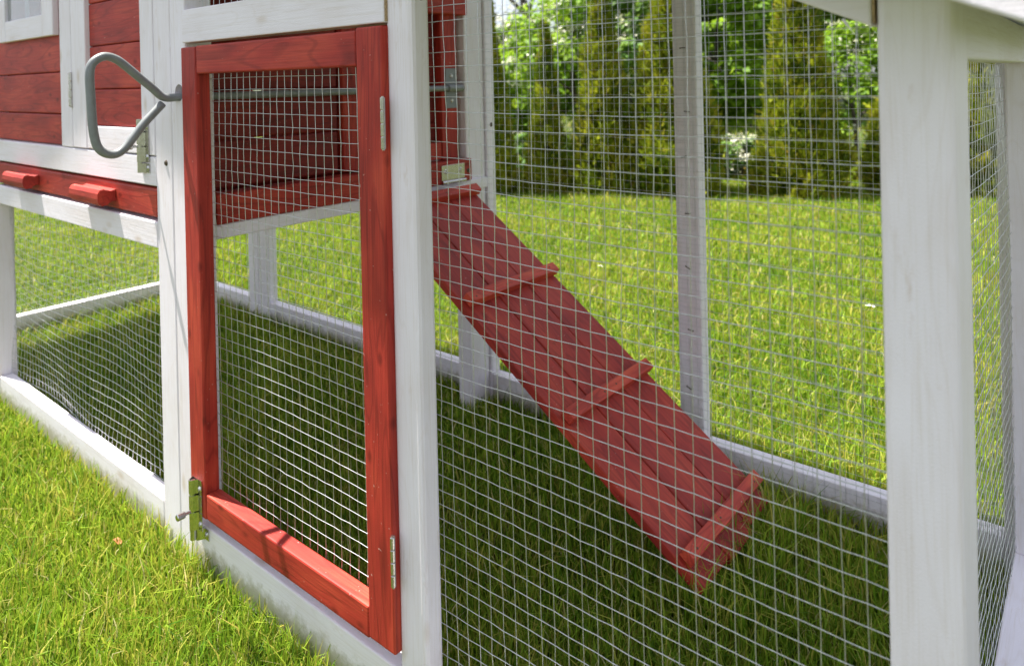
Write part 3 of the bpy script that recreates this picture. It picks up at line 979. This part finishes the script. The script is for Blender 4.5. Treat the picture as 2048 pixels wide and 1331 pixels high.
def thuja(label, px, Z, half_w, height, seed, lean=0.0):
    """conical conifer: upright fan sprays gathered in tufts on a cone, gaps between them"""
    g = np.random.default_rng(seed)
    Z, half_w, height = Z * 1.06, half_w * 0.94, height * 1.08
    loc = ground_at(px, Z)
    root = tag(empty('thuja', loc), label, 'conifer', 'conifers in a row behind the lawn')
    nt_ = int(420 * height * (0.5 + half_w * 2.2))
    tt = g.uniform(0, 1, nt_) ** 1.5
    ta = g.uniform(0, 2 * np.pi, nt_)
    tr_ = g.uniform(0.5, 1.12, nt_)
    tone = g.normal(0, 0.17, nt_)
    n = int(15000 * height * (0.5 + half_w * 2.2))
    k = g.integers(0, nt_, n)
    t = np.clip(tt[k] + g.normal(0, 0.028, n), 0, 0.995)
    az = ta[k] + g.normal(0, 0.17, n) / np.maximum(0.35, 1 - t)
    prof = np.minimum(1.0, 0.86 + t * 1.6) * (1 - t) ** 0.88
    lump = 1 + 0.11 * np.sin(ta[k] * 3 + tt[k] * 13 + seed) + 0.09 * np.sin(ta[k] * 5 - tt[k] * 21 + 2 * seed)
    R = half_w * prof * lump * tr_[k] * (1 + g.normal(0, 0.07, n)) + 0.004
    hz = t * height * 0.98
    P = np.stack([np.cos(az) * R + lean * hz, np.sin(az) * R, hz + 0.005], 1)
    ca = ta[k]
    out = np.stack([np.cos(ca), np.sin(ca), np.zeros(n)], 1)
    upv = np.array([0, 0, 1.0]) * g.uniform(0.6, 1.3, n)[:, None] + out * g.uniform(0.2, 0.8, n)[:, None] + g.normal(0, 0.3, (n, 3))
    upv /= np.linalg.norm(upv, axis=1, keepdims=True)
    side = np.cross(upv, out * 0.6 + g.normal(0, 0.6, (n, 3)))
    side /= np.linalg.norm(side, axis=1, keepdims=True)
    s = (0.034 * g.uniform(0.5, 1.35, n) * (1 - 0.3 * t))[:, None]
    nrm = np.cross(side, upv)
    # fern-like spray: a thin stem with four narrow fingers
    v0 = P - side * s * 0.05
    v1 = P + side * s * 0.05
    v2 = P + upv * s * 0.75 + side * s * 0.52 + nrm * s * 0.12
    v3 = P + upv * s * 0.42 + side * s * 0.07
    v4 = P + upv * s * 1.15 + side * s * 0.26
    v5 = P + upv * s * 1.35 - side * s * 0.06
    v6 = P + upv * s * 0.42 - side * s * 0.07
    v7 = P + upv * s * 0.80 - side * s * 0.48 + nrm * s * 0.12
    V = np.stack([v0, v1, v2, v3, v4, v5, v6, v7], 1).reshape(-1, 3)
    i = np.arange(n) * 8
    Ft = np.concatenate([np.stack([i + a_, i + b_, i + c_], 1) for a_, b_, c_ in ((0, 1, 3), (0, 3, 6), (1, 2, 3), (3, 4, 6), (6, 4, 5), (0, 6, 7))])
    tint = np.clip(0.62 + 1.15 * tone[k] + 0.28 * (tr_[k] - 0.81) + g.normal(0, 0.10, n), 0.05, 0.90)  # inner sprays tinted darker: shade inside the crown put into the colour
    tint = np.where(g.random(n) < 0.02, 0.97, tint)
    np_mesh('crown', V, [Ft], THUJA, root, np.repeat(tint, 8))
    bm = bmesh.new()
    q_ = 9
    tube_bm([Vector((lean * height * q / q_, 0, height * 0.97 * q / q_)) for q in range(q_ + 1)],
            [0.022] + [0.02 * (1 - q / (q_ + 1)) for q in range(1, q_ + 1)], 7, bm)
    for q in range(34):
        f = g.uniform(0.05, 0.92)
        a_ = g.uniform(0, 6.28)
        L = half_w * (1 - f) ** 0.78 * 0.7
        s0 = Vector((lean * height * f, 0, height * f))
        tube_bm([s0, s0 + Vector((math.cos(a_) * L * .6, math.sin(a_) * L * .6, L * .5)), s0 + Vector((math.cos(a_) * L, math.sin(a_) * L, L * 1.2))], [0.008, 0.006, 0.002], 5, bm)
    link('trunk', bm_mesh('trunk', bm), BARK, root)
    return root

thuja('conifer just right of the back corner post, leftmost of the row', 975, 262, 0.17, 1.25, 31)
thuja('slim small conifer second from the left in the row', 1092, 262, 0.125, 0.98, 32)
thuja('tall conifer standing clear between the ramp and the back post', 1204, 258, 0.20, 1.30, 33)
thuja('broad conifer partly hidden by the white back post', 1342, 254, 0.29, 1.42, 34)
thuja('full dark-centred conifer beside the white flowering bush', 1594, 246, 0.265, 1.45, 35)
thuja('conifer half hidden behind the right corner post', 1805, 240, 0.22, 1.02, 36)
thuja('conifer seen through the side panel wire at far right', 1985, 236, 0.24, 1.0, 37)

def B(px, Z, **k):
    return leafy(loc=ground_at(px, Z), **k)
# flowering shrubs close behind the row
FLG = 'shrubs behind the conifers'
B(1030, 330, name='shrub', label='low pale shrub with white blossom between the two leftmost conifers', cat='shrub', crown_c=(0, 0, .16), crown_r=(.22, .2, .2), n_leaf=1500, leaf=.022, mat=LEAF_C, seed=51, trunk_h=.25, trunk_r=.012, flowers=200, flower_size=.018, group=FLG)
B(1150, 360, name='shrub', label='tall shrub with cream flower heads behind the slim conifer', cat='shrub', crown_c=(0, 0, .85), crown_r=(.5, .5, .85), n_leaf=5000, leaf=.035, mat=LEAF_A, seed=52, trunk_h=1.2, trunk_r=.03, flowers=1500, flower_size=.03, group=FLG)
B(1285, 350, name='shrub', label='shrub with cream flowers left of the white back post', cat='shrub', crown_c=(0, 0, .85), crown_r=(.45, .45, .85), n_leaf=5000, leaf=.034, mat=LEAF_C, seed=53, trunk_h=1.2, trunk_r=.03, flowers=1100, flower_size=.03, group=FLG)
B(1478, 305, name='shrub', label='low bush covered in white blossom right of the back post', cat='shrub', crown_c=(0, 0, .13), crown_r=(.26, .25, .16), n_leaf=3600, leaf=.024, mat=LEAF_C, seed=54, trunk_h=.2, trunk_r=.012, flowers=900, flower_size=.022, group=FLG)
B(1705, 340, name='shrub', label='white flowering shrub next to the right corner post', cat='shrub', crown_c=(0, 0, .62), crown_r=(.35, .35, .6), n_leaf=4600, leaf=.028, mat=LEAF_A, seed=55, trunk_h=.9, trunk_r=.02, flowers=500, flower_size=.024, group=FLG)
B(1440, 380, name='shrub', label='leafy green bush rising behind the white-blossomed bush', cat='shrub', crown_c=(0, 0, .95), crown_r=(.5, .5, .95), n_leaf=6500, leaf=.045, mat=LEAF_A, seed=56, trunk_h=1.3, trunk_r=.03, group=FLG)
B(1010, 420, name='shrub', label='light green bush beside the dark tree trunk', cat='shrub', crown_c=(0, 0, .58), crown_r=(.48, .48, .52), n_leaf=5000, leaf=.045, mat=LEAF_A, seed=57, trunk_h=1.2, trunk_r=.03, tint0=.7, group=FLG)
# trees
TG = 'trees beyond the garden'
B(1057, 520, name='garden_tree', label='dark-trunked tree with thin bare branches against the sky', cat='tree', crown_c=(0, 0, 3.2), crown_r=(1.5, 1.5, 1.1), n_leaf=900, leaf=.06, mat=LEAF_A, seed=61, trunk_h=3.2, trunk_r=.07, limbs=16, n_cl=60, cl=.2, fork=.4, tint0=.7)
B(1235, 640, name='garden_tree', label='light green leafy tree behind the tall conifer', cat='tree', crown_c=(0, 0, 2.2), crown_r=(.9, .9, 1.7), n_leaf=9000, leaf=.085, mat=LEAF_A, seed=62, trunk_h=2.6, trunk_r=.09, n_cl=60, group=TG)
B(1330, 700, name='garden_tree', label='deep green tree behind the white back post', cat='tree', crown_c=(0, 0, 2.6), crown_r=(1.5, 1.5, 2.3), n_leaf=9000, leaf=.095, mat=LEAF_B, seed=63, trunk_h=3.2, trunk_r=.1, n_cl=60, group=TG)
B(1500, 680, name='garden_tree', label='dense green tree left of the dark-centred conifer', cat='tree', crown_c=(0, 0, 2.2), crown_r=(1.5, 1.5, 2.1), n_leaf=10000, leaf=.09, mat=LEAF_B, seed=64, trunk_h=3.0, trunk_r=.1, n_cl=70, tint0=.6, group=TG)
B(1645, 800, name='garden_tree', label='shady dark tree under the gable rail', cat='tree', crown_c=(0, 0, 3.2), crown_r=(2.2, 2.2, 2.3), n_leaf=9000, leaf=.11, mat=LEAF_B, seed=65, trunk_h=3.6, trunk_r=.12, n_cl=60, tint0=.35, group=TG)
B(1960, 640, name='garden_tree', label='dark tree seen through the side panel wire', cat='tree', crown_c=(0, 0, 2.0), crown_r=(1.3, 1.3, 1.9), n_leaf=6000, leaf=.1, mat=LEAF_B, seed=66, trunk_h=2.5, trunk_r=.1, n_cl=50, group=TG)
B(930, 900, name='garden_tree', label='green tree farthest left behind the back corner post', cat='tree', crown_c=(0, 0, .85), crown_r=(2.0, 2.0, .85), n_leaf=8000, leaf=.11, mat=LEAF_A, seed=67, trunk_h=1.3, trunk_r=.1, n_cl=60, group=TG)
B(1100, 1000, name='garden_tree', label='far green tree under the pale sky gap', cat='tree', crown_c=(0, 0, .95), crown_r=(2.2, 2.2, .9), n_leaf=8000, leaf=.12, mat=LEAF_B, seed=68, trunk_h=1.3, trunk_r=.1, n_cl=60, tint0=.75, group=TG)
B(1560, 1050, name='garden_tree', label='tallest dark tree closing the view in the middle', cat='tree', crown_c=(0, 0, 3.8), crown_r=(3.6, 3.6, 3.4), n_leaf=11000, leaf=.15, mat=LEAF_B, seed=69, trunk_h=4.5, trunk_r=.16, n_cl=80, group=TG)

# ------------------------------------------------------------------ small things on the lawn
def leaf_litter(loc, size, mat, name, label, cat, seed):
    g = np.random.default_rng(seed)
    bm = bmesh.new()
    n = 12
    ring = []
    for k in range(n):
        a_ = 2 * math.pi * k / n
        rr = size * (0.75 + 0.25 * math.cos(2 * a_)) * g.uniform(0.85, 1.1)
        ring.append(bm.verts.new((rr * math.cos(a_), rr * 0.7 * math.sin(a_), size * 0.25 * abs(math.sin(a_)) + g.uniform(0, size * .1))))
    c = bm.verts.new((0, 0, 0))
    for k in range(n):
        bm.faces.new((c, ring[k], ring[(k + 1) % n]))
    r = bmesh.ops.extrude_face_region(bm, geom=bm.faces[:])
    for v in [e for e in r['geom'] if isinstance(e, bmesh.types.BMVert)]:
        v.co.z += size * 0.04
    o = link(name, bm_mesh(name, bm), mat, None, loc)
    tag(o, label, cat)
    return o
DRY = simple('dry_leaf', (0.33, 0.12, 0.035), 0.7, 0, 0.3, 120)
PALE = simple('fallen_petal', (0.78, 0.76, 0.72), 0.6, 0, 0.1, 120)
leaf_litter(W(-37.5, -5.6, -41.2), 0.011, DRY, 'dry_leaf', 'brown dry leaf lying in the grass by the coop', 'leaf', 71)
leaf_litter(W(-53.5, 103.3, -41.2), 0.011, PALE, 'fallen_petal', 'white petal on the sunny lawn above the ramp', 'petal', 72)
leaf_litter(W(1.5, 106.4, -41.0), 0.014, PALE, 'fallen_petal', 'white petal on the sunny lawn beside the right corner post', 'petal', 73)
